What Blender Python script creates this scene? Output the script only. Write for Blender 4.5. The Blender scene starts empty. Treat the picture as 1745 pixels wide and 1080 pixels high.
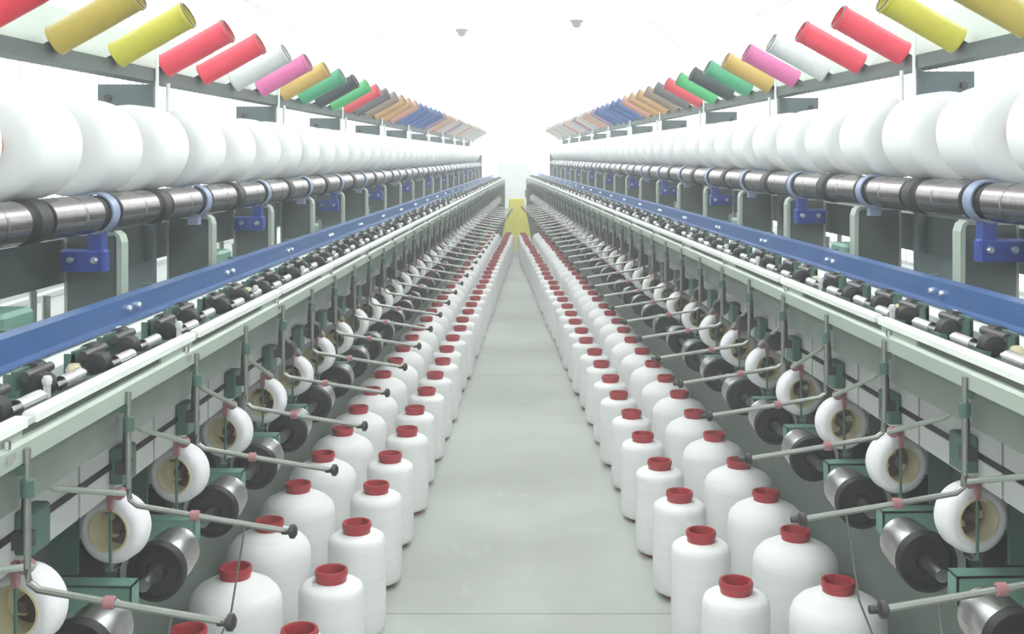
import bpy, math, random
from mathutils import Matrix, Vector
random.seed(7)
sc = bpy.context.scene
COL = sc.collection
PI = math.pi

# ------------------------------------------------------------------ camera, world, exposure
FPX = 1900.0                      # focal length in pixels of the 1745x1080 frame
CAM_H = 1.51
HORIZON = 266.0                   # pixel row of the horizon
cam_d = bpy.data.cameras.new('camera')
cam = bpy.data.objects.new('camera', cam_d)
COL.objects.link(cam)
cam.location = (0, 0, CAM_H)
cam.rotation_euler = (PI / 2, 0, 0)
cam_d.sensor_fit = 'HORIZONTAL'
cam_d.sensor_width = 36.0
cam_d.lens = 36.0 * FPX / 1745.0
cam_d.shift_y = -(540.0 - HORIZON) / 1745.0
cam_d.clip_start = 0.05
cam_d.clip_end = 200
sc.camera = cam

world = bpy.data.worlds.new('world')
sc.world = world
world.use_nodes = True
bg = world.node_tree.nodes['Background']
bg.inputs['Color'].default_value = (0.95, 0.98, 1.0, 1)
bg.inputs['Strength'].default_value = 1.0

vol = world.node_tree.nodes.new('ShaderNodeVolumeScatter')      # thin bright haze in the air of the hall
vol.inputs['Density'].default_value = 0.02
vol.inputs['Anisotropy'].default_value = 0.0
world.node_tree.links.new(vol.outputs['Volume'], world.node_tree.nodes['World Output'].inputs['Volume'])
PANE_STRENGTH = 1.15               # daylight behind the channel-glass walls
LAMP_STRENGTH = 18.0               # added tubes that brighten the aisle
sc.view_settings.view_transform = 'Standard'
sc.view_settings.look = 'None'
sc.view_settings.exposure = 0.52
sc.view_settings.gamma = 1.0
sc.view_settings.use_curve_mapping = False
sc.cycles.use_denoising = True
sc.cycles.max_bounces = 5
sc.cycles.diffuse_bounces = 4
sc.cycles.use_light_tree = False
sc.cycles.glossy_bounces = 4
sc.cycles.volume_bounces = 1
sc.cycles.adaptive_threshold = 0.06

# ------------------------------------------------------------------ materials
def srgb(r, g, b):
    def f(c):
        c /= 255.0
        return c / 12.92 if c <= 0.04045 else ((c + 0.055) / 1.055) ** 2.4
    return (f(r), f(g), f(b), 1)

def mat(name, col, rough=0.5, metal=0.0, noise=0.0, scale=30.0, bump=0.0, bump_scale=200.0, emit=0.0, stretch=(1, 1, 1)):
    m = bpy.data.materials.new(name)
    m.use_nodes = True
    nt = m.node_tree
    p = nt.nodes['Principled BSDF']
    p.inputs['Base Color'].default_value = col
    p.inputs['Roughness'].default_value = rough
    p.inputs['Metallic'].default_value = metal
    if noise or bump:
        tc = nt.nodes.new('ShaderNodeTexCoord')
        mp = nt.nodes.new('ShaderNodeMapping')
        mp.inputs['Scale'].default_value = stretch
        nt.links.new(tc.outputs['Object'], mp.inputs['Vector'])
    if noise:
        n = nt.nodes.new('ShaderNodeTexNoise')
        n.inputs['Scale'].default_value = scale
        n.inputs['Detail'].default_value = 4
        nt.links.new(mp.outputs['Vector'], n.inputs['Vector'])
        r = nt.nodes.new('ShaderNodeValToRGB')
        lo = tuple(c * (1 - noise) for c in col[:3]) + (1,)
        hi = tuple(min(1, c * (1 + noise * 0.6)) for c in col[:3]) + (1,)
        r.color_ramp.elements[0].position = 0.3
        r.color_ramp.elements[1].position = 0.7
        r.color_ramp.elements[0].color = lo
        r.color_ramp.elements[1].color = hi
        nt.links.new(n.outputs['Fac'], r.inputs['Fac'])
        nt.links.new(r.outputs['Color'], p.inputs['Base Color'])
    if bump:
        n2 = nt.nodes.new('ShaderNodeTexNoise')
        n2.inputs['Scale'].default_value = bump_scale
        nt.links.new(mp.outputs['Vector'], n2.inputs['Vector'])
        b = nt.nodes.new('ShaderNodeBump')
        b.inputs['Strength'].default_value = bump
        b.inputs['Distance'].default_value = 0.002
        nt.links.new(n2.outputs['Fac'], b.inputs['Height'])
        nt.links.new(b.outputs['Normal'], p.inputs['Normal'])
    if emit:
        p.inputs['Emission Color'].default_value = (0.97, 0.99, 1.0, 1)
        p.inputs['Emission Strength'].default_value = emit
    return m

M = {}
M['yarn'] = mat('white_yarn', srgb(247, 247, 247), 0.9, noise=0.03, scale=6, bump=0.35, bump_scale=60, stretch=(1, 1, 14))
M['spool_yarn'] = mat('spool_yarn', srgb(226, 229, 228), 0.9, noise=0.02, scale=8, bump=0.2, bump_scale=90)
M['roll_yarn'] = mat('roll_yarn', srgb(236, 234, 238), 0.85, noise=0.05, scale=40, bump=0.3, bump_scale=160)
M['red_cap'] = mat('red_plastic', srgb(176, 40, 52), 0.4, noise=0.1, scale=25)
M['green'] = mat('machine_green', srgb(112, 122, 115), 0.5, noise=0.08, scale=6)
M['pale_green'] = mat('pale_green_paint', srgb(160, 171, 160), 0.45, noise=0.06, scale=5)
M['dark_green'] = mat('dark_green_paint', srgb(72, 102, 92), 0.5, noise=0.1, scale=8)
M['dark_slate'] = mat('dark_slate_paint', srgb(74, 86, 84), 0.5, noise=0.12, scale=5)
M['slate'] = mat('slate_paint', srgb(88, 102, 106), 0.5, noise=0.08, scale=5)
M['teal'] = mat('teal_paint', srgb(110, 150, 135), 0.45, noise=0.08, scale=7)
M['grey_panel'] = mat('grey_panel', srgb(196, 198, 196), 0.5, noise=0.06, scale=7)
M['rail_white'] = mat('rail_white', srgb(232, 238, 232), 0.35, noise=0.05, scale=9)
M['recess'] = mat('dark_recess', srgb(84, 88, 84), 0.6, noise=0.1, scale=9)
M['blue'] = mat('blue_paint', srgb(50, 88, 142), 0.35, noise=0.12, scale=7)
M['blue_dark'] = mat('blue_bracket_paint', srgb(30, 58, 140), 0.4, noise=0.1, scale=12)
M['blue_grey'] = mat('blue_grey_paint', srgb(128, 142, 170), 0.4, noise=0.1, scale=12)
M['steel'] = mat('brushed_steel', srgb(200, 200, 200), 0.28, 1.0, noise=0.1, scale=18, stretch=(6, 1, 6))
M['roller_steel'] = mat('roller_steel', srgb(146, 140, 140), 0.25, 1.0, noise=0.16, scale=14, stretch=(1, 8, 1))
M['chrome'] = mat('chrome', srgb(225, 225, 228), 0.14, 1.0)
M['rod'] = mat('rod_metal', srgb(144, 147, 142), 0.35, 0.6, noise=0.08, scale=30)
M['black'] = mat('black_rubber', srgb(20, 18, 22), 0.6, noise=0.2, scale=30)
M['drum_black'] = mat('black_drum_face', srgb(20, 16, 21), 0.6, noise=0.25, scale=22)
M['dark_metal'] = mat('dark_metal', srgb(70, 66, 68), 0.4, 0.5, noise=0.15, scale=20)
M['clip'] = mat('dusky_pink_clip', srgb(166, 112, 118), 0.5, noise=0.15, scale=40)
M['cream'] = mat('cream_tube', srgb(214, 206, 170), 0.6, noise=0.12, scale=30)
M['brown'] = mat('brown_hub', srgb(110, 92, 86), 0.5, noise=0.2, scale=30)
M['pink_core'] = mat('pink_core', srgb(196, 120, 112), 0.6, noise=0.1, scale=20)
M['bolt'] = mat('bolt_zinc', srgb(205, 210, 215), 0.3, 0.8)
M['wall'] = mat('white_wall', srgb(244, 246, 244), 0.8, noise=0.02, scale=2)
M['ceiling'] = mat('white_ceiling', srgb(248, 249, 248), 0.85, noise=0.01, scale=2)
M['mullion'] = mat('mullion_grey', srgb(190, 194, 194), 0.5, noise=0.04, scale=6)
M['pane'] = mat('frosted_channel_glass', srgb(235, 240, 240), 0.3, emit=PANE_STRENGTH)
M['pane'].cycles.emission_sampling = 'NONE'      # huge panes: found by bounced rays, no lamp sampling needed
M['lamp_tube'] = mat('lit_lamp_tube', srgb(250, 250, 250), 0.4, emit=LAMP_STRENGTH)
M['column'] = mat('pale_column_paint', srgb(222, 234, 228), 0.6, noise=0.03, scale=4)
M['yellow'] = mat('yellow_plastic', srgb(252, 240, 70), 0.5, noise=0.06, scale=10)
M['fit_grey'] = mat('grey_fitting', srgb(60, 62, 64), 0.5, noise=0.05, scale=20)
M['hose'] = mat('pale_hose', srgb(220, 224, 224), 0.5, noise=0.05, scale=20)
M['yarn_strand'] = mat('grey_strand', srgb(110, 112, 110), 0.7, noise=0.05, scale=50)
M['base'] = mat('screed', srgb(110, 112, 108), 0.8, noise=0.1, scale=5)
M['cabinet'] = mat('cabinet_grey', srgb(196, 200, 198), 0.5, noise=0.05, scale=6)

# worn painted concrete floor
def floor_mat():
    m = bpy.data.materials.new('painted_concrete')
    m.use_nodes = True
    nt = m.node_tree
    p = nt.nodes['Principled BSDF']
    tc = nt.nodes.new('ShaderNodeTexCoord')
    n = nt.nodes.new('ShaderNodeTexNoise'); n.inputs['Scale'].default_value = 0.9; n.inputs['Detail'].default_value = 5
    n2 = nt.nodes.new('ShaderNodeTexNoise'); n2.inputs['Scale'].default_value = 7; n2.inputs['Detail'].default_value = 8; n2.inputs['Roughness'].default_value = 0.7
    mp = nt.nodes.new('ShaderNodeMapping'); mp.inputs['Scale'].default_value = (1.0, 0.45, 1)
    geo = nt.nodes.new('ShaderNodeNewGeometry')
    nt.links.new(geo.outputs['Position'], n.inputs['Vector'])
    nt.links.new(geo.outputs['Position'], mp.inputs['Vector'])
    nt.links.new(mp.outputs['Vector'], n2.inputs['Vector'])
    r = nt.nodes.new('ShaderNodeValToRGB')
    r.color_ramp.elements[0].position = 0.35; r.color_ramp.elements[0].color = srgb(186, 190, 184)
    r.color_ramp.elements[1].position = 0.7; r.color_ramp.elements[1].color = srgb(157, 160, 155)
    nt.links.new(n.outputs['Fac'], r.inputs['Fac'])
    r2 = nt.nodes.new('ShaderNodeValToRGB')        # pale scuffs
    r2.color_ramp.elements[0].position = 0.6; r2.color_ramp.elements[0].color = (0, 0, 0, 1)
    r2.color_ramp.elements[1].position = 0.75; r2.color_ramp.elements[1].color = (0.9, 0.9, 0.9, 1)
    nt.links.new(n2.outputs['Fac'], r2.inputs['Fac'])
    mx = nt.nodes.new('ShaderNodeMixRGB')
    mx.inputs[2].default_value = srgb(196, 199, 196)
    nt.links.new(r2.outputs['Color'], mx.inputs[0])
    nt.links.new(r.outputs['Color'], mx.inputs[1])
    nt.links.new(mx.outputs[0], p.inputs['Base Color'])
    p.inputs['Roughness'].default_value = 0.62
    p.inputs['Specular IOR Level'].default_value = 0.25
    return m
M['floor'] = floor_mat()

# ------------------------------------------------------------------ mesh builder
class MB:
    """collects primitive shapes into one mesh"""
    def __init__(self):
        self.v = []; self.f = []
    def add(self, vs, fs):
        o = len(self.v)
        self.v.extend(vs); self.f.extend(tuple(i + o for i in f) for f in fs)
        return self
    def box(self, x0, x1, y0, y1, z0, z1, bev=0.0):
        if x0 > x1: x0, x1 = x1, x0
        if y0 > y1: y0, y1 = y1, y0
        if z0 > z1: z0, z1 = z1, z0
        if bev <= 0:
            vs = [(x0,y0,z0),(x1,y0,z0),(x1,y1,z0),(x0,y1,z0),(x0,y0,z1),(x1,y0,z1),(x1,y1,z1),(x0,y1,z1)]
            return self.add(vs, [(0,3,2,1),(4,5,6,7),(0,1,5,4),(1,2,6,5),(2,3,7,6),(3,0,4,7)])
        # chamfer the vertical (z) edges and top rim
        b = min(bev, (x1-x0)*.45, (y1-y0)*.45, (z1-z0)*.45)
        def ring(x0,x1,y0,y1,z,b):
            return [(x0+b,y0,z),(x1-b,y0,z),(x1,y0+b,z),(x1,y1-b,z),(x1-b,y1,z),(x0+b,y1,z),(x0,y1-b,z),(x0,y0+b,z)]
        vs = ring(x0,x1,y0,y1,z0,b)+ring(x0,x1,y0,y1,z1-b,b)+ring(x0+b,x1-b,y0+b,y1-b,z1,b*.5)
        fs = [tuple(range(7,-1,-1)), tuple(range(16,24))]
        for k in (0, 8):
            for i in range(8):
                j = (i+1) % 8
                fs.append((k+i, k+j, k+8+j, k+8+i))
        return self.add(vs, fs)
    def prism(self, pts, y0, y1):
        """closed (x, z) outline extruded along y"""
        a = sum(pts[i][0]*pts[(i+1)%len(pts)][1]-pts[(i+1)%len(pts)][0]*pts[i][1] for i in range(len(pts)))
        if a < 0: pts = pts[::-1]
        n = len(pts)
        vs = [(x,y0,z) for x,z in pts]+[(x,y1,z) for x,z in pts]
        fs = [tuple(range(n)), tuple(range(2*n-1,n-1,-1))]
        for i in range(n):
            j = (i+1) % n
            fs.append((i, i+n, j+n, j))
        return self.add(vs, fs)
    def lathe(self, prof, seg=24, axis='z', c=(0,0,0), closed=False):
        """profile of (r, t) turned about an axis through c; r=0 ends become poles"""
        n = len(prof); vs = []; rows = []
        for r, t in prof:
            if r <= 1e-6:
                rows.append([len(vs)]); vs.append((0,0,t))
            else:
                rows.append(list(range(len(vs), len(vs)+seg)))
                for i in range(seg):
                    a = 2*PI*i/seg
                    vs.append((r*math.cos(a), r*math.sin(a), t))
        fs = []
        prs = [(i, i+1) for i in range(n-1)] + ([(n-1, 0)] if closed else [])
        for a, b in prs:
            A, B = rows[a], rows[b]
            for i in range(seg):
                j = (i+1) % seg
                if len(A) == 1 and len(B) == 1: continue
                if len(A) == 1: fs.append((A[0], B[j], B[i]))
                elif len(B) == 1: fs.append((A[i], A[j], B[0]))
                else: fs.append((A[i], A[j], B[j], B[i]))
        if axis == 'y': vs = [(x, z, -y) for x, y, z in vs]
        elif axis == 'x': vs = [(z, x, y) for x, y, z in vs]
        vs = [(x+c[0], y+c[1], z+c[2]) for x, y, z in vs]
        return self.add(vs, fs)
    def cyl(self, r, t0, t1, seg=16, axis='z', c=(0,0,0)):
        return self.lathe([(0,t0),(r,t0),(r,t1),(0,t1)], seg, axis, c)
    def bar(self, a, b, r, seg=8):
        return self.tube([a, b], r, seg)
    def tube(self, pts, r, seg=8):
        pts = [Vector(p) for p in pts]
        n = len(pts); vs = []; fs = []
        for i, p in enumerate(pts):
            if i == 0: d = pts[1]-p
            elif i == n-1: d = p-pts[i-1]
            else: d = (pts[i+1]-p).normalized()+(p-pts[i-1]).normalized()
            d.normalize()
            up = Vector((0,0,1)) if abs(d.z) < 0.9 else Vector((0,1,0))
            s = d.cross(up).normalized(); t = s.cross(d).normalized()
            for k in range(seg):
                a = 2*PI*k/seg
                q = p + s*(r*math.cos(a)) + t*(r*math.sin(a))
                vs.append(tuple(q))
        for i in range(n-1):
            for k in range(seg):
                l = (k+1) % seg
                fs.append((i*seg+k, (i+1)*seg+k, (i+1)*seg+l, i*seg+l))
        fs.append(tuple(range(seg))); fs.append(tuple(range(n*seg-1, (n-1)*seg-1, -1)))
        return self.add(vs, fs)
    def mesh(self, name, material, smooth=True, angle=38):
        me = bpy.data.meshes.new(name)
        me.from_pydata(self.v, [], self.f)
        import bmesh
        bm = bmesh.new(); bm.from_mesh(me)
        bmesh.ops.recalc_face_normals(bm, faces=bm.faces)
        bm.to_mesh(me); bm.free()
        me.materials.append(M[material])
        if smooth:
            me.polygons.foreach_set('use_smooth', [True]*len(me.polygons))
            me.set_sharp_from_angle(angle=math.radians(angle))
        me.update()
        return me

def link(name, me, parent=None, loc=(0,0,0), rot=(0,0,0)):
    o = bpy.data.objects.new(name, me)
    COL.objects.link(o)
    o.location = loc; o.rotation_euler = rot
    if parent is not None: o.parent = parent
    return o

def tag(o, label=None, cat=None, group=None, kind=None):
    if label: o['label'] = label
    if cat: o['category'] = cat
    if group: o['group'] = group
    if kind: o['kind'] = kind
    return o

ONES = ['', 'first', 'second', 'third', 'fourth', 'fifth', 'sixth', 'seventh', 'eighth', 'ninth', 'tenth', 'eleventh', 'twelfth',
        'thirteenth', 'fourteenth', 'fifteenth', 'sixteenth', 'seventeenth', 'eighteenth', 'nineteenth']
TENS = {2: ('twentieth', 'twenty'), 3: ('thirtieth', 'thirty'), 4: ('fortieth', 'forty'), 5: ('fiftieth', 'fifty')}
def ordinal(n):
    if n < 20: return ONES[n]
    t, o = divmod(n, 10)
    return TENS[t][0] if o == 0 else TENS[t][1] + '-' + ONES[o]

# ------------------------------------------------------------------ the hall
WX0, WX1, WY0, WY1, WZ = -4.0, 4.2, -9.0, 40.0, 4.2
WIN0 = -4.0                                        # the glass walls begin here
def struct(name, me, parent=None, loc=(0,0,0)):
    o = link(name, me, parent, loc)
    if parent is None: o['kind'] = 'structure'
    return o

fl = struct('floor', MB().box(WX0-.2, WX1+.2, WY0-.2, WY1+.2, -0.2, -0.012).mesh('floor_base', 'base', False))
joints = [WY0, -4.3, -0.3, 3.68, 7.7, 11.7, 15.7, 19.7, 23.7, 27.7, 31.7, 35.7, WY1]
for a, b in zip(joints[:-1], joints[1:]):
    struct('slab', MB().box(WX0, WX1, a+.0025, b-.0025, -.012, 0).mesh('slab', 'floor', False), fl)

ce = struct('ceiling', MB().box(WX0-.2, WX1+.2, WY0-.2, WY1+.2, WZ, WZ+.15).mesh('ceiling', 'ceiling', False))
struct('wall_back', MB().box(WX0-.2, WX1+.2, WY1, WY1+.2, 0, WZ).mesh('wall_back', 'wall', False))
struct('wall_front', MB().box(WX0-.2, WX1+.2, WY0-.2, WY0, 0, WZ).mesh('wall_front', 'wall', False))
PANE_W = 0.22
for side, X, s in (('left', WX0, -1), ('right', WX1, 1)):
    w = MB().box(X, X+s*.2, WY0, WY1, 0, .3).box(X, X+s*.2, WY0, WY1, 3.9, WZ).box(X+s*.12, X+s*.2, WY0, WY1, .3, 3.9).box(X, X+s*.12, WY0, WIN0, .3, 3.9)
    struct('wall_'+side, w.mesh('wall_'+side, 'wall', False))
    struct('trim_1' if s < 0 else 'trim_2', MB().box(X-s*.04, X+s*.12, WY0, WY1, .3, .34).mesh('sill', 'mullion', False))
    win = MB()
    y = WIN0
    n = int((WY1-WIN0)/PANE_W)
    win.box(X+s*.06, X+s*.115, WIN0, WY1, .34, .38).box(X+s*.06, X+s*.115, WIN0, WY1, 3.86, 3.9)
    for i in range(n+1):
        yy = WIN0+i*PANE_W
        win.box(X+s*.055, X+s*.1, yy-.008, yy+.008, .38, 3.86)
    wo = struct('window_1' if s < 0 else 'window_2', win.mesh('window_frame', 'mullion', False))
    pane = MB().box(X+s*.07, X+s*.09, .009, PANE_W-.009, .38, 3.86).mesh('pane', 'pane', False)
    for i in range(n):
        struct('pane', pane, wo, (0, WIN0+i*PANE_W, 0))

# far end window wall behind the column
wf = MB().box(-3.4, 3.6, WY1-.06, WY1-.01, .5, .56).box(-3.4, 3.6, WY1-.06, WY1-.01, 3.84, 3.9)
for i in range(8):
    wf.box(-3.4+i*1.0-.03, -3.4+i*1.0+.03, WY1-.06, WY1-.01, .56, 3.84)
wo = struct('window_3', wf.mesh('window_frame', 'mullion', False))
pane = MB().box(.035, .965, WY1-.045, WY1-.02, .56, 3.84).mesh('pane', 'pane', False)
for i in range(7):
    struct('pane', pane, wo, (-3.4+i, 0, 0))

# pale column at the far end of the aisle
c = MB().box(-.11, .11, -.11, .11, 0, WZ, .015)
column = link('column', c.mesh('column', 'column'), None, (0.05, 24.0, 0))
tag(column, 'pale greenish column standing at the far end of the aisle', 'column')

# ------------------------------------------------------------------ tube lamps added to light the hall and aisle
def fill_lamp(x, y, label, drop=0):
    t = bpy.data.objects.new('fill_lamp', None); COL.objects.link(t); t.location = (x, y, WZ)
    tag(t, label, 'lamp', 'tube lamps added for light')
    link('lamp_body', lamp_body, t)
    if drop:
        t.location.z = WZ-drop
        for yy in (-.8, .8): link('suspension_rod', MB().cyl(.006, 0, drop, 8).mesh('suspension_rod', 'rail_white'), t, (0, yy, 0))
    for sx in (-.07, .07): link('lamp_tube', lamp_tube, t, (sx, 0, -.11))
lamp_body = MB().prism([(-.13,0),(.13,0),(.10,-.07),(-.10,-.07)], -1.2, 1.2).box(-.11,.11,-1.2,-1.17,-.14,-.06).box(-.11,.11,1.17,1.2,-.14,-.06).mesh('lamp_body', 'rail_white', False)
lamp_tube = MB().cyl(.018, -1.17, 1.17, 10, 'y').mesh('lamp_tube', 'lamp_tube')
SIDE_W = {-1: 'left', 0: 'middle', 1: 'right'}
for j, x in enumerate((-2.4, 0.1, 2.6)):
    for i in range(17 if j == 1 else 8):
        fill_lamp(x, -6.6+(2.6 if j == 1 else 5.2)*i, 'added white twin tube fill lamp, %s from the near end of the %s row' % (ordinal(i+1), ('left', 'middle', 'right')[j]), 1.2 if j == 1 else 0)

# ------------------------------------------------------------------ shared pieces
P = 0.405                                          # pitch of the machine positions
V_END = 20.4
V_SPOOL_END = 19.0
YAW = {-1: -math.atan((935-872.5)/FPX), 1: math.atan((872.5-812)/FPX)}
OFF = {-1: 0.0, 1: 0.11}                           # the aisle's right machine stands a little further out
LIFT = {-1: 0.0, 1: 0.035}
NAME = {-1: 'left', 1: 'right'}

def world_pt(s, u, v, z):
    a = YAW[s]
    x, y = s*(u+OFF[s]), v
    return Vector((x*math.cos(a)-y*math.sin(a), x*math.sin(a)+y*math.cos(a), z))

# ---- yarn package (floor)
def package_meshes(R, shoulder):
    top = .322
    prof = [(0, .014), (R*.80, .014), (R*.95, .022), (R, .04), (R*1.005, .12)]
    if shoulder == 'flat':
        prof += [(R, top-.040), (R*.985, top-.024), (R*.94, top-.012), (R*.82, top-.004), (.05, top+.002), (0, top+.002)]
    else:
        prof += [(R, top-.075), (R*.985, top-.058), (R*.93, top-.040), (R*.80, top-.022), (R*.6, top-.008), (.05, top+.004), (0, top+.004)]
    body = MB().lathe(prof, 40).mesh('yarn_body', 'yarn', angle=60)
    tube = MB().lathe([(.037, .300), (.043, .316), (.0425, .334), (.0455, .338), (.0465, .350), (.0445, .356), (.039, .356), (.0365, .350), (.0365, .30)], 28, closed=True)
    tb = tube.mesh('tube', 'red_cap', angle=50)
    base = MB().lathe([(.02, 0), (R*.62, 0), (R*.66, .006), (R*.66, .012), (.02, .014)], 28, closed=True).mesh('tube_foot', 'red_cap', angle=50)
    return body, tb, base
PK = {'inner': package_meshes(.091, 'flat'), 'outer': package_meshes(.130, 'dome')}
bore_shade = MB().lathe([(0, .329), (.036, .329), (.036, .3265), (0, .3265)], 20).mesh('tube_hole_shade', 'black')  # black disc painted in for the shade inside the tube

def make_package(s, row, n, v, u):
    jit = random.uniform(-.008, .008)
    t = bpy.data.objects.new('yarn_package', None); COL.objects.link(t)
    t.location = world_pt(s, u+jit, v+random.uniform(-.008, .008), 0)
    t.rotation_euler = (0, 0, random.uniform(0, 6))
    kind = 'slim' if row == 'inner' else 'broad'
    where = 'aisle-side' if row == 'inner' else 'machine-side'
    tag(t, '%s white yarn package with red tube, %s from front, %s row, %s machine' % (kind, ordinal(n), where, NAME[s]),
        'yarn package', '%s packages in the %s row of the %s machine' % (kind, where, NAME[s]))
    body, tb, ft = PK[row]
    link('yarn_body', body, t); tu = link('tube', tb, t)
    link('shaded_bore', bore_shade, tu); link('tube_foot', ft, t)

# ---- big feed spools
def spool_mesh():
    R, L = .132, .120
    prof = [(.040, -L), (R*.72, -L-.004), (R*.93, -L+.006), (R*.985, -L+.022), (R, -L+.05), (R*1.0, L-.05), (R*.985, L-.022), (R*.93, L-.006), (R*.72, L+.004), (.040, L)]
    return MB().lathe(prof, 44, 'y', closed=True).mesh('yarn_body', 'spool_yarn', angle=60)
SPOOL = spool_mesh()
SPOOL_CORE = MB().lathe([(.041, -.135), (.041, .135), (.033, .135), (.033, -.135)], 24, 'y', closed=True).mesh('core_tube', 'pink_core')
SPOOL_HUB = MB().cyl(.0325, -.09, .09, 20, 'y').cyl(.012, -.14, .14, 12, 'y').mesh('hub', 'dark_metal')

# ---- white rolls on the winding heads
def roll_mesh():
    R, r, L = .071, .045, .030
    prof = [(r, -L), (R*.80, -L-.002), (R*.94, -L+.004), (R, -L+.014), (R, L-.014), (R*.94, L-.004), (R*.80, L), (r, L)]
    return MB().lathe(prof, 36, 'y', closed=True).mesh('yarn_ring', 'roll_yarn', angle=55)
ROLL = roll_mesh()
ROLL_LINER = MB().lathe([(.0455, -.032), (.0455, .034), (.041, .034), (.041, -.032)], 28, 'y', closed=True).mesh('core_tube', 'cream')
ROLL_HUB = MB().cyl(.041, .020, .032, 28, 'y').lathe([(0, -.012), (.010, -.012), (.014, -.004), (.016, .02), (0, .02)], 16, 'y').mesh('hub', 'brown')
ROLL_SPOKE = MB().box(-.040, -.006, .010, .019, -.024, .024).box(.012, .036, .012, .019, -.01, .006).mesh('spoke', 'cream', False)

# ---- empty colour tubes on the rack
TUBE_LEN, TUBE_R = .245, .040
def colour_tube_mesh(m):
    L = TUBE_LEN/2
    prof = [(TUBE_R*.94, -L), (TUBE_R*1.02, -L+.002), (TUBE_R*1.02, -L+.010), (TUBE_R*.97, -L+.013), (TUBE_R*.99, L-.013), (TUBE_R*1.05, L-.010), (TUBE_R*1.05, L-.002), (TUBE_R*.98, L),
            (TUBE_R*.86, L), (TUBE_R*.84, -L)]
    return MB().lathe(prof, 26, 'x', closed=True).mesh('tube_wall', m)
TUBE_COL = {
    'red': (214, 46, 66), 'olive yellow': (176, 158, 66), 'yellow': (188, 182, 56), 'coral red': (226, 62, 84), 'pale grey': (200, 206, 206), 'magenta': (208, 100, 156),
    'ochre': (190, 160, 80), 'green': (60, 158, 116), 'black': (44, 56, 60), 'bright green': (70, 176, 110), 'scarlet': (218, 70, 84), 'dark grey': (96, 96, 102),
    'brown grey': (142, 122, 108), 'tan': (190, 150, 100), 'dusty pink': (196, 140, 124), 'blue': (62, 98, 160), 'deep blue': (48, 84, 150), 'mauve': (150, 118, 150),
    'sand': (186, 160, 128), 'light grey': (184, 184, 180), 'pale beige': (204, 190, 176), 'silver': (196, 192, 190)}
TUBE_SEQ = ['red', 'olive yellow', 'yellow', 'coral red', 'coral red', 'pale grey', 'magenta', 'ochre', 'green', 'black', 'bright green', 'scarlet', 'dark grey', 'brown grey',
            'tan', 'tan', 'dusty pink', 'blue', 'deep blue', 'blue', 'blue', 'deep blue', 'mauve', 'sand', 'dusty pink', 'light grey', 'pale beige', 'mauve', 'light grey', 'silver',
            'pale beige', 'dusty pink', 'silver', 'light grey', 'pale beige', 'silver', 'light grey', 'silver', 'pale beige', 'silver', 'light grey']
TUBE_ME = {}
for k, c3 in TUBE_COL.items():
    M['tube_'+k] = mat('tube_'+k.replace(' ', '_'), srgb(*c3), 0.45, noise=0.06, scale=30)
    TUBE_ME[k] = colour_tube_mesh('tube_'+k)
TUBE_RIM = MB().lathe([(TUBE_R*.86, TUBE_LEN/2), (TUBE_R*1.0, TUBE_LEN/2), (TUBE_R*1.0, TUBE_LEN/2+.003), (TUBE_R*.86, TUBE_LEN/2+.003)], 26, 'x', closed=True).mesh('end_rim', 'brown')
TUBE_PLUG = MB().cyl(.026, -.05, -.02, 16, 'x').cyl(.009, -.20, -.02, 8, 'x').mesh('peg', 'dark_metal')

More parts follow.
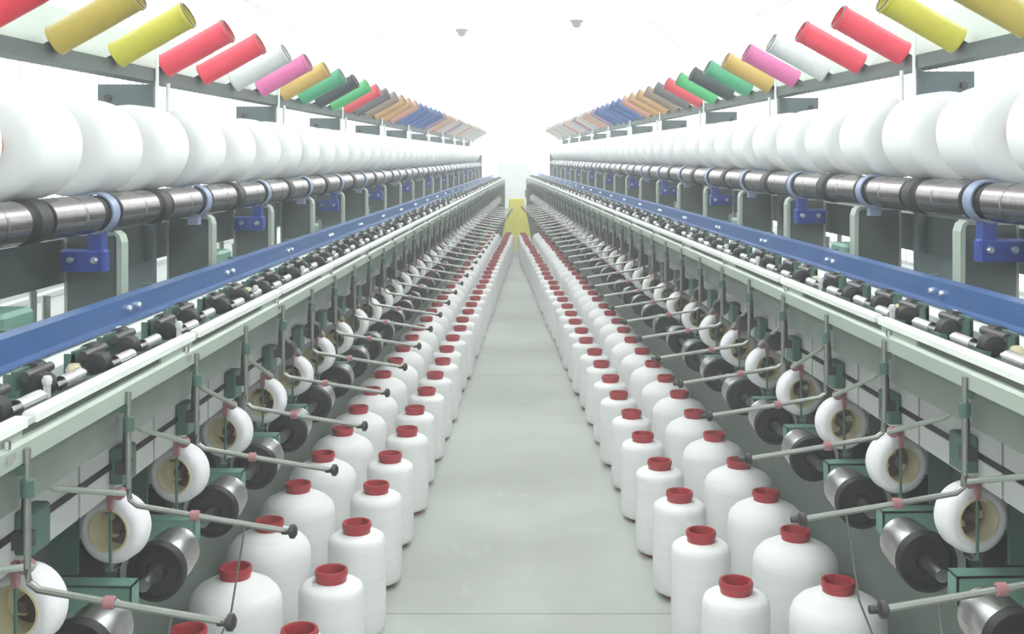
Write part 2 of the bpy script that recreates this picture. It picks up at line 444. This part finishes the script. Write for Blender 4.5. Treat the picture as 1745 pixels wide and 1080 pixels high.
# ------------------------------------------------------------------ one machine
def machine(s):
    O = OFF[s]; dz = -LIFT[s]
    def X(u): return s*(u+O)
    root = bpy.data.objects.new('yarn_winding_machine', None); COL.objects.link(root)
    root.rotation_euler = (0, 0, YAW[s]); root.location = (0, 0, LIFT[s])
    tag(root, 'long green yarn winding machine with blue rail on the %s of the aisle' % NAME[s], 'machine')
    V0 = 0.9
    def part(name, mb, m, smooth=False, parent=root, loc=(0,0,0), angle=38):
        return link(name, mb.mesh(name, m, smooth, angle), parent, loc)
    def bx(u0, u1, v0, v1, z0, z1, bev=0): return MB().box(X(u0), X(u1), v0, v1, z0, z1, bev)
    H = CAM_H
    # --- white guide rail on its green lip
    part('rail_lip', MB().prism([(X(.790), H-.462), (X(.790), H-.433), (X(.796), H-.428), (X(.815), H-.428), (X(.815), H-.462)], V0, V_END), 'pale_green')
    part('rail_recess', bx(.806, .85, V0, V_END, H-.428, H-.41), 'recess')
    cover = MB().prism([(X(.796), H-.414), (X(.796), H-.402), (X(.800), H-.397), (X(.816), H-.397), (X(.820), H-.402), (X(.820), H-.414)], 0, 2*P-.03).mesh('rail_cover', 'rail_white', False)
    joint = MB().box(X(.80), X(.817), 0, .026, H-.414, H-.404).mesh('rail_joint', 'grey_panel', False)
    v = V0
    while v+2*P < V_END+.2:
        link('rail_cover', cover, root, (0, v, 0)); link('rail_joint', joint, root, (0, v-.028, 0))
        v += 2*P
    part('front_panel', bx(.815, .835, V0, V_END, H-.54, H-.428), 'green')
    plate = MB().box(X(.800), X(.806), 0, .20, H-.428, H-.411).mesh('cover_plate', 'pale_green', False)
    clipm = MB().box(X(.786), X(.792), -.012, .012, H-.447, H-.437).cyl(.006, .0, .012, 8, 'z', (X(.794), 0, H-.43)).mesh('rail_clip', 'chrome', False)
    k = 0
    while 1.75+k*2*P < V_END:
        link('cover_plate', plate, root, (0, 2.28+(k-1)*2*P, 0)); link('rail_clip', clipm, root, (0, 2.42+(k-1)*2*P, 0)); k += 1
    # --- grey lower panels with a dark bar, and the skirt
    part('bed_underside', bx(.835, 1.04, V0, V_END, H-.54, H-.50), 'dark_green')
    part('longitudinal_bar', bx(.893, .90, V0, V_END, H-.640, H-.630), 'black')
    gp = MB().box(X(.90), X(.91), 0, P-.010, H-.695, H-.54).mesh('grey_panel', 'grey_panel', False)
    v = V0
    while v < V_END-.2:
        link('grey_panel', gp, root, (0, v, 0)); v += P
    part('skirt_panel', bx(1.05, 1.08, V0, V_END, .05+dz, H-.54), 'green')
    part('plinth', bx(1.07, 1.42, V0, V_END, dz, .05+dz), 'slate')
    part('machine_bed', bx(1.08, 1.42, V0, V_END, .30, .80), 'green')
    # --- feed bed between the rails
    part('feed_bed', bx(.83, .995, V0, V_END, H-.44, H-.425), 'teal')
    part('gap_glare_strip', MB().prism([(X(.945), H-.425), (X(.945), H-.405), (X(.994), H-.395), (X(.994), H-.425)], V0, V_END), 'rail_white')  # white strip added as the bright background glimpsed through the gap
    # --- blue rail (angle) with bolts
    br = part('blue_rail', MB().prism([(X(1.000), H-.336), (X(1.000), H-.384), (X(.982), H-.386), (X(.982), H-.391), (X(1.006), H-.391), (X(1.006), H-.342), (X(1.03), H-.338), (X(1.03), H-.333)], V0, V_END), 'blue')
    bolt = MB().lathe([(0, .010), (.006, .010), (.008, .006), (.008, 0), (0, 0)], 8, 'x').mesh('bolt', 'bolt')
    k = 0
    while 1.2+k*2*P < V_END:
        for d in (0, .06):
            o = link('bolt', bolt, br, (X(1.000), 2.62+(k-2)*2*P+d, H-.362))
            o.rotation_euler = (0, 0, PI if s > 0 else 0)
        k += 1
    rb = MB().box(X(1.002), X(1.10), -.012, .012, H-.40, H-.345).mesh('rail_bracket', 'dark_green', False)
    # --- feed units on the bed, two per position
    fr_black = MB().lathe([(0, -.020), (.013, -.020), (.020, -.016), (.020, .016), (.013, .020), (0, .020)], 16, 'y').mesh('nip_roller', 'black')
    fr_chrome = MB().cyl(.013, -.04, .04, 14, 'y').cyl(.006, -.06, .06, 8, 'y').mesh('feed_roller', 'chrome')
    fr_arm = MB().box(-.004, .004, -.006, .006, 0, .034).lathe([(0,.030),(.008,.032),(.009,.040),(.006,.046),(0,.047)], 10, 'z').mesh('lever', 'grey_panel')
    fr_base = MB().box(-.045, .045, -.05, .05, 0, .010, .004).box(-.035, -.02, -.04, .05, .01, .022).mesh('feed_unit', 'dark_green', False)
    fr_guide = MB().cyl(.004, 0, .05, 8, 'z').lathe([(0,.046),(.009,.048),(.009,.054),(0,.056)], 10, 'z').mesh('guide_pin', 'rail_white')
    fr_cap = MB().lathe([(0,0),(.016,0),(.016,.012),(.010,.022),(0,.024)], 12, 'z').mesh('cap', 'cream')
    fr_idle = MB().cyl(.009, -.05, .05, 10, 'y').mesh('idler', 'dark_metal')
    fr_brk = MB().box(-.004, .004, -.03, .045, 0, .045).box(-.018, .004, -.03, -.024, 0, .04).mesh('feed_bracket', 'dark_green', False)
    v = 1.32
    i = 0
    while v < V_END-.2:
        ub = .875 + (.012 if i % 2 else 0) + random.uniform(-.006, .006)
        b = link('feed_unit', fr_base, root, (X(ub), v, H-.425))
        link('nip_roller', fr_black, b, (-s*.012, -.02, .030))
        link('idler', fr_idle, b, (s*.012, .012, .046)); link('feed_bracket', fr_brk, b, (s*.03, -.01, .01))
        if v < 12: link('nip_roller', fr_black, b, (s*.026, .035, .040))
        link('feed_roller', fr_chrome, b, (-s*.03, .05, .026))
        if v < 10:
            if i % 3 == 0: link('lever', fr_arm, b, (-s*.036, random.uniform(-.06, .06), 0.006))
            if i % 4 == 1: link('guide_pin', fr_guide, b, (s*.045, .08, 0))
            elif i % 3 == 1: link('cap', fr_cap, b, (s*.028, -.04, .01))
        v += P/2 + random.uniform(-.012, .012); i += 1
    # --- roller line under the spools
    RU, RZ, RR = 1.19, H-.150, .050
    ROLLV = 2.90 if s < 0 else 2.80                # bracket position nearest the camera
    roller = MB().lathe([(0, .055), (.040, .055), (.040, .058), (RR, .060), (RR, .225), (.046, .228), (.046, .236), (RR, .238), (RR, P-.065), (.04, P-.062), (0, P-.062)], 28, 'y').mesh('drive_roller', 'roller_steel')
    collar = MB().lathe([(0, -.06), (.042, -.06), (.045, -.03), (RR*1.06, -.022), (RR*1.06, .035), (.046, .05), (0, .053)], 24, 'y').mesh('collar', 'black')
    shaft = MB().cyl(.022, V0, V_SPOOL_END, 14, 'y', (X(RU), 0, RZ)).mesh('roller_shaft', 'steel')
    link('roller_shaft', shaft, root)
    ring = MB().lathe([(RR*1.0, -.024), (RR*1.1, -.024), (RR*1.1, .022), (RR*1.0, .022)], 28, 'y', closed=True)
    bear = MB().lathe([(0, -.058), (.042, -.058), (.047, -.05), (.047, .045), (.042, .053), (0, .053)], 24, 'y').mesh('bearing', 'black')
    ringme = ring.mesh('bearing_ring', 'blue_grey')
    ba = MB().box(X(RU-.020)-X(RU), X(RU+.016)-X(RU), -.022, .020, -.105, -RR).box(X(RU-.03)-X(RU), X(RU+.09)-X(RU), -.026, .016, -.152, -.095, .006).mesh('roller_bracket', 'blue_dark', False)
    bc = MB().box(-.018, .018, -.018, .016, -.08, -RR).mesh('roller_bracket', 'blue_grey', False)
    bh = MB().lathe([(0, -.012), (.007, -.012), (.010, -.006), (.010, 0), (0, 0)], 8, 'y').mesh('bolt', 'bolt')
    post = MB().prism([(X(1.150), .72), (X(1.150), H-.222), (X(1.156), H-.212), (X(1.170), H-.205), (X(1.31), H-.205), (X(1.31), .72)], 0, .012).prism([(X(1.146), .72), (X(1.146), H-.232), (X(1.152), H-.212), (X(1.166), H-.201), (X(1.172), H-.207), (X(1.16), H-.22), (X(1.157), .72)], -.018, .03).mesh('support_post', 'pale_green', False)
    ppanel = MB().box(X(1.158), X(1.30), -.004, -.001, .74, H-.215).mesh('post_panel', 'dark_slate', False)
    k = -4
    while True:
        v = ROLLV+k*P
        if v > V_SPOOL_END-.3: break
        if v > .95:
            link('drive_roller', roller, root, (X(RU), v, RZ))
            if k % 2 == 0:
                if k % 4 == 0:
                    b = link('roller_bracket', ba, root, (X(RU), v, RZ))
                    for q in (-.005, .058):
                        link('bolt', bh, b, (s*q, -.026, -.122))
                else:
                    b = link('roller_bracket', bc, root, (X(RU), v, RZ))
                link('bearing_ring', ringme, b); link('bearing', bear, b)
                po = link('support_post', post, root, (0, v+.075, 0))
                link('post_panel', ppanel, po)
                link('rail_bracket', rb, root, (0, v+.09, 0))
            else:
                link('collar', collar, root, (X(RU), v, RZ))
        k += 1
    part('roller_beam', MB().prism([(X(1.32), H-.225), (X(1.32), H-.345), (X(1.44), H-.345), (X(1.44), H-.335), (X(1.335), H-.335), (X(1.335), H-.235), (X(1.44), H-.235), (X(1.44), H-.225)], V0, V_SPOOL_END), 'dark_slate')
    part('end_plate', bx(1.14, 1.50, V_SPOOL_END, V_SPOOL_END+.03, .05+dz, H+.02), 'slate')
    part('bed_end_plate', bx(.80, 1.45, V_END, V_END+.02, .0+dz, H-.40), 'green')
    # --- under-beam boxes and pipes near the camera
    gear = MB().box(X(1.20), X(1.33), 0, .16, .92, H-.35, .01).mesh('gear_box', 'teal', False)
    pipe = MB().cyl(.010, .75, H-.34, 10, 'z', (0,0,0)).cyl(.016, 1.02, 1.05, 10, 'z').mesh('pipe', 'rod')
    valve = MB().lathe([(0, .88), (.020, .88), (.026, .90), (.026, .98), (.014, 1.0), (.014, 1.03), (.024, 1.035), (.024, 1.08), (0, 1.085)], 14, 'z').mesh('valve', 'rail_white')
    k = 0
    while 2.05+k*4*P < V_SPOOL_END-1:
        v = 2.05+k*4*P + (0 if s < 0 else -.1)
        link('gear_box', gear, root, (0, v+.36, 0))
        link('pipe', pipe, root, (X(1.22), v+.62, 0)); link('pipe', pipe, root, (X(1.30), v+.72, 0))
        link('valve', valve, root, (X(1.24), v+.78, 0)); link('valve', valve, root, (X(1.29), v+1.55, 0))
        k += 1
    # --- creel frame panels and tube rack
    FR = 3.6125-.01 if s < 0 else 3.5125-.01
    fpan = MB().prism([(X(1.292), .80), (X(1.292), H+.235), (X(1.475), H+.235), (X(1.475), .80)], 0, .02).box(X(1.287), X(1.30), -.012, .02, .80, H+.235).mesh('frame_panel', 'slate', False)
    rodm = MB().cyl(.006, H+.035, H+.34, 8, 'z', (X(1.262), -.048, 0)).cyl(.007, H+.02, H+.24, 8, 'z', (X(1.258), .045, 0)).mesh('stay_rod', 'rail_white')
    fbolt = MB().cyl(.012, -.022, -.012, 8, 'y').mesh('frame_bolt', 'dark_metal')
    k = -1
    while FR+k*4*P < V_SPOOL_END:
        fpo = link('frame_panel', fpan, root, (0, FR+k*4*P, 0))
        link('frame_bolt', fbolt, fpo, (X(1.44), .012, H+.19))
        link('stay_rod', rodm, root, (0, FR+k*4*P, 0)); k += 1
    part('rack_beam', MB().prism([(X(1.268), H+.240), (X(1.268), H+.282), (X(1.274), H+.282), (X(1.274), H+.247), (X(1.335), H+.247), (X(1.335), H+.240)], V0, V_SPOOL_END), 'dark_slate')
    part('rack_back_plate', MB().prism([(X(1.300), H+.246), (X(1.345), H+.41), (X(1.350), H+.41), (X(1.308), H+.246)], V0, V_SPOOL_END), 'pale_green')
    part('spool_beam', bx(1.43, 1.47, V0, V_SPOOL_END, H-.02, H+.08), 'slate')
    # --- winding stations
    RV = 2.304 if s < 0 else 2.262
    st_plate = MB().box(X(.985), X(1.04), -.006, .006, H-.875, H-.62).box(X(1.00), X(1.05), -.03, .03, H-.66, H-.54).mesh('winding_station', 'dark_green', False)
    st_arm = MB().box(X(.845), X(1.05), -.075, -.070, H-.928, H-.870).box(X(.845), X(1.05), -.075, -.03, H-.875, H-.870).box(X(.845), X(.849), -.075, -.03, H-.928, H-.87).mesh('arm_channel', 'teal', False)
    r = .0057
    st_rod = MB().tube([(X(.785), 0, H-.44), (X(.785), 0, H-.62), (X(.782), 0, H-.642), (X(.768), 0, H-.653), (X(.62), 0, H-.677), (X(.482), 0, H-.698)], r, 8).mesh('bent_rod', 'rod')
    st_col = MB().lathe([(.006, -.014), (.0105, -.012), (.0105, .012), (.006, .014)], 10, 'z', (X(.785), 0, H-.50)).box(X(.783), X(.80), -.005, .005, H-.48, H-.465).mesh('rod_clamp', 'dark_green')
    st_knob = MB().lathe([(0, -.018), (.006, -.016), (.006, -.004), (.013, 0), (.013, .008), (.007, .012), (0, .012)], 10, 'x', (X(.480), 0, H-.698)).mesh('rod_knob', 'dark_metal')
    st_rc = MB().lathe([(.006, -.009), (.010, -.007), (.010, .007), (.006, .009)], 10, 'x', (X(.66), 0, H-.6705)).mesh('rod_clip', 'clip')
    st_hold = MB().tube([(X(.825), -.57, H-.500), (X(.835), -.45, H-.560), (X(.868), -.05, H-.690)], .0058, 8).mesh('holder_arm', 'pale_green')
    st_clip = MB().lathe([(0, -.011), (.011, -.011), (.013, 0), (.011, .011), (0, .011)], 10, 'y', (X(.875), -.056, H-.688)).box(X(.889), X(.899), -.064, -.050, H-.722, H-.68).box(X(.866), X(.893), -.064, -.05, H-.696, H-.684).mesh('holder_clip', 'clip')
    st_needle = MB().cyl(.0035, H-.845, H-.69, 6, 'z', (X(.894), -.057, 0)).mesh('tension_rod', 'dark_green')
    st_peg = MB().lathe([(0, 0), (.007, 0), (.006, .05), (.0025, .095), (0, .1)], 8, 'z', (X(.800), 0, H-.585)).box(X(.79), X(.815), -.014, .014, H-.598, H-.575).mesh('peg', 'dark_metal')
    st_drum = MB().lathe([(.018, .026), (.056, .026), (.0565, .105), (.053, .11), (.053, .145), (.018, .15), (0, .15)], 28, 'y').mesh('drum_sleeve', 'steel')
    st_face = MB().lathe([(0, .004), (.020, .004), (.024, .012), (.052, .012), (.055, .0), (.062, .0), (.0635, .004), (.0635, .026), (.05, .028), (0, .028)], 32, 'y').mesh('drum_face', 'drum_black')
    st_shaft = MB().cyl(.014, -.07, P-.19, 12, 'y').mesh('drum_shaft', 'steel')
    st_pulley = MB().lathe([(0, 0), (.05, 0), (.054, .004), (.054, .04), (.05, .045), (0, .045)], 24, 'y').mesh('pulley', 'black')
    st_foot = MB().box(X(.90), X(.925), -.01, .01, H-.885, H-.862).cyl(.009, -.012, .03, 8, 'y', (X(.912), 0, H-.862)).mesh('rest_pin', 'chrome')
    st_wire = MB().tube([(X(.565), .0, H-.686), (X(.60), .03, H-.86), (X(.70), .10, H-1.08)], .002, 5).mesh('yarn_strand', 'yarn_strand')
    st_lid = MB().lathe([(0, 0), (.03, 0), (.032, .006), (.032, .04), (.028, .045), (0, .055)], 16, 'y', (X(.862), .10, H-.635)).mesh('sensor_head', 'dark_metal')
    st_box = MB().box(X(.868), X(.90), -.05, .02, H-.672, H-.60, .004).mesh('junction_box', 'dark_green', False)
    RZd, RUd = H-.90, .85
    n = 0; k = -2
    while True:
        v = RV+k*P
        if v > V_END-.35: break
        b = link('winding_station', st_plate, root, (0, v+.0, 0))
        link('arm_channel', st_arm, b)
        link('drum_face', st_face, b, (X(RUd), .075, RZd)); link('drum_sleeve', st_drum, b, (X(RUd), .075, RZd)); link('drum_shaft', st_shaft, b, (X(RUd), .075, RZd))
        link('pulley', st_pulley, b, (X(1.005), .05, H-.885))
        if v < 15.2:
            dv = 2.06-2.304
            for nm, me in (('bent_rod', st_rod), ('rod_clamp', st_col), ('rod_knob', st_knob), ('rod_clip', st_rc)):
                link(nm, me, b, (0, dv, 0))
            if 1.8 < v < 2.5: link('yarn_strand', st_wire, b, (0, dv, 0))
        link('holder_arm', st_hold, b); link('peg', st_peg, b, (0, -.22, 0)); link('junction_box', st_box, b)
        if v > 3.4: link('sensor_head', st_lid, b)
        link('tension_rod', st_needle, b)
        link('holder_clip', st_clip, b)
        if v < 10: link('rest_pin', st_foot, b)
        k += 1
    # ---------------- things carried by the machine
    n = 1; k = -1
    while RV+k*P < V_END-.35:
        v = RV+k*P
        t = bpy.data.objects.new('yarn_roll', None); COL.objects.link(t)
        t.location = world_pt(s, .905, v, H-.775+LIFT[s]); t.rotation_euler = (random.uniform(-.03,.03), 0, YAW[s]+s*random.uniform(0.05,.16))
        tag(t, 'small hollow white yarn roll, %s from the front above the drums, %s machine' % (ordinal(n), NAME[s]), 'yarn roll', 'small yarn rolls on the %s machine' % NAME[s])
        link('yarn_ring', ROLL, t); link('core_tube', ROLL_LINER, t); h = link('hub', ROLL_HUB, t, (0, 0, 0))
        if v < 10: link('spoke', ROLL_SPOKE, h, (0, 0, 0), (0, random.uniform(-.5,.5), 0))
        n += 1; k += 1
    # spools
    SV = 2.60 if s < 0 else 2.50
    k = -1; n = 1
    while SV+k*P < V_SPOOL_END-.2:
        t = bpy.data.objects.new('yarn_spool', None); COL.objects.link(t)
        t.location = world_pt(s, 1.272, SV+k*P, H+.024+LIFT[s]); t.rotation_euler = (0, 0, YAW[s])
        sc_ = random.uniform(.985, 1.0)
        tag(t, 'large white yarn spool resting on steel rollers, %s from the front, %s machine' % (ordinal(n), NAME[s]), 'yarn spool', 'large spools along the %s machine' % NAME[s])
        link('yarn_body', SPOOL, t); link('core_tube', SPOOL_CORE, t); link('hub', SPOOL_HUB, t)
        k += 1; n += 1
    # colour tubes
    TV = 2.41 if s < 0 else 2.33
    n0 = 0 if s < 0 else 1
    cnt = {}
    seen = []
    for i in range(n0, len(TUBE_SEQ)):
        v = TV+i*P
        if v > V_SPOOL_END-.2: break
        seen.append((i, TUBE_SEQ[i], v))
    for j, (i, cn, v) in enumerate(seen):
        t = bpy.data.objects.new('yarn_tube', None); COL.objects.link(t)
        t.location = world_pt(s, 1.158, v, H+.353+LIFT[s])
        tilt = math.radians(29)
        t.rotation_euler = (0, -tilt if s < 0 else tilt + PI, YAW[s] + (math.radians(random.uniform(-2, 2))))
        tag(t, 'empty %s yarn tube tilted on the rack, %s from the front, %s machine' % (cn, ordinal(j+1), NAME[s]), 'yarn tube', 'coloured tubes on the %s rack' % NAME[s])
        link('tube_wall', TUBE_ME[cn], t); link('end_rim', TUBE_RIM, t)
        pg = link('tube_peg', TUBE_PLUG, root)
        pg.location = (s*(1.158+O), v, H+.353); pg.rotation_euler = (0, -tilt if s < 0 else tilt + PI, 0)
    return root

for s in (-1, 1):
    machine(s)

# ------------------------------------------------------------------ packages on the floor
for s in (-1, 1):
    v0 = 2.70 if s < 0 else 2.605
    for row, u, vmax in (('outer', .882, 17.3), ('inner', .610 if s < 0 else .59, 16.9)):
        n = 1; v = v0
        while v < vmax:
            make_package(s, row, n, v, u); n += 1; v += P

# ------------------------------------------------------------------ far end of the aisle
t = bpy.data.objects.new('caution_stand', None); COL.objects.link(t); t.location = (0.075, 18.15, 0)
tag(t, 'bright yellow tapered stand between the machines at the far aisle end', 'stand')
def lean(y0, y1, z1, w0, w1, th):
    vs = [(-w0, y0, 0), (w0, y0, 0), (w1, y1, z1), (-w1, y1, z1)]
    vs += [(x, y+th, z) for x, y, z in vs]
    return MB().add(vs, [(0,1,2,3), (7,6,5,4), (0,4,5,1), (1,5,6,2), (2,6,7,3), (3,7,4,0)])
link('front_leaf', lean(-.20, -.015, .80, .27, .12, .015).mesh('front_leaf', 'yellow', False), t)
link('rear_leaf', lean(.185, .0, .80, .27, .12, .015).mesh('rear_leaf', 'yellow', False), t)
link('hinge', MB().cyl(.014, -.12, .12, 10, 'x', (0, 0, .805)).mesh('hinge', 'yellow'), t)
t = bpy.data.objects.new('control_cabinet', None); COL.objects.link(t); t.location = (0.05, 23.5, 0)
tag(t, 'pale grey control cabinet in front of the far column', 'cabinet')
link('cabinet_body', MB().box(-.35,.35,-.2,.2,0,1.35,.02).mesh('cabinet_body', 'cabinet', False), t)
link('cabinet_door', MB().box(-.31,.31,-.215,-.2,.08,1.28).mesh('cabinet_door', 'cabinet', False), t)
link('handle', MB().box(.22,.25,-.235,-.215,.65,.80).mesh('handle', 'fit_grey', False), t)

# ------------------------------------------------------------------ ceiling fittings and hoses
for x, y, lab in ((-1.07, 23.7, 'small grey round ceiling detector left of the pale column'), (1.28, 22.1, 'small grey round ceiling detector right of the pale column')):
    t = bpy.data.objects.new('ceiling_detector', None); COL.objects.link(t); t.location = (x, y, WZ)
    tag(t, lab, 'detector')
    link('base', MB().lathe([(0,0),(.13,0),(.13,-.03),(.11,-.05),(0,-.05)], 20).mesh('base', 'fit_grey'), t)
    link('dome', MB().lathe([(0,-.15),(.05,-.14),(.085,-.10),(.09,-.05),(0,-.05)], 18).mesh('dome', 'fit_grey'), t)
def hose(s, v0, bend, label):
    a = world_pt(s, 1.36, v0, CAM_H+.45+LIFT[s])
    pts = [(a.x, a.y, a.z)]
    for i in range(13):
        th = i/12*math.radians(72)
        pts.append((a.x + bend*.22*(1-math.cos(th)), a.y, a.z + .06 + .42*math.sin(th)))
    x1, z1 = pts[-1][0], pts[-1][2]
    for i in range(1, 8):
        f = i/7
        pts.append((x1 + bend*.22*math.sin(f*PI/2), a.y, z1 + .10*f + (WZ-z1-.10)*f*f))
    o = bpy.data.objects.new('air_hose', None); COL.objects.link(o); o.location = (0,0,0)
    tag(o, label, 'hose', 'thin hoses above the tube racks')
    link('hose_tube', MB().tube(pts, .010, 8).mesh('hose_tube', 'hose'), o)
    link('nozzle', MB().box(a.x-.07, a.x+.07, a.y-.02, a.y+.02, a.z-.02, a.z+.012, .004).mesh('nozzle', 'hose', False), o)
hose(-1, 6.2, -1.6, 'pale thin hose curving leftward above the magenta tube, left machine')
hose(-1, 8.0, 1.6, 'pale thin hose curving rightward above the green tubes, left machine')
hose(1, 6.0, 1.6, 'pale thin hose curving rightward above the magenta tube, right machine')
hose(1, 7.8, -1.6, 'pale thin hose curving leftward above the green tubes, right machine')
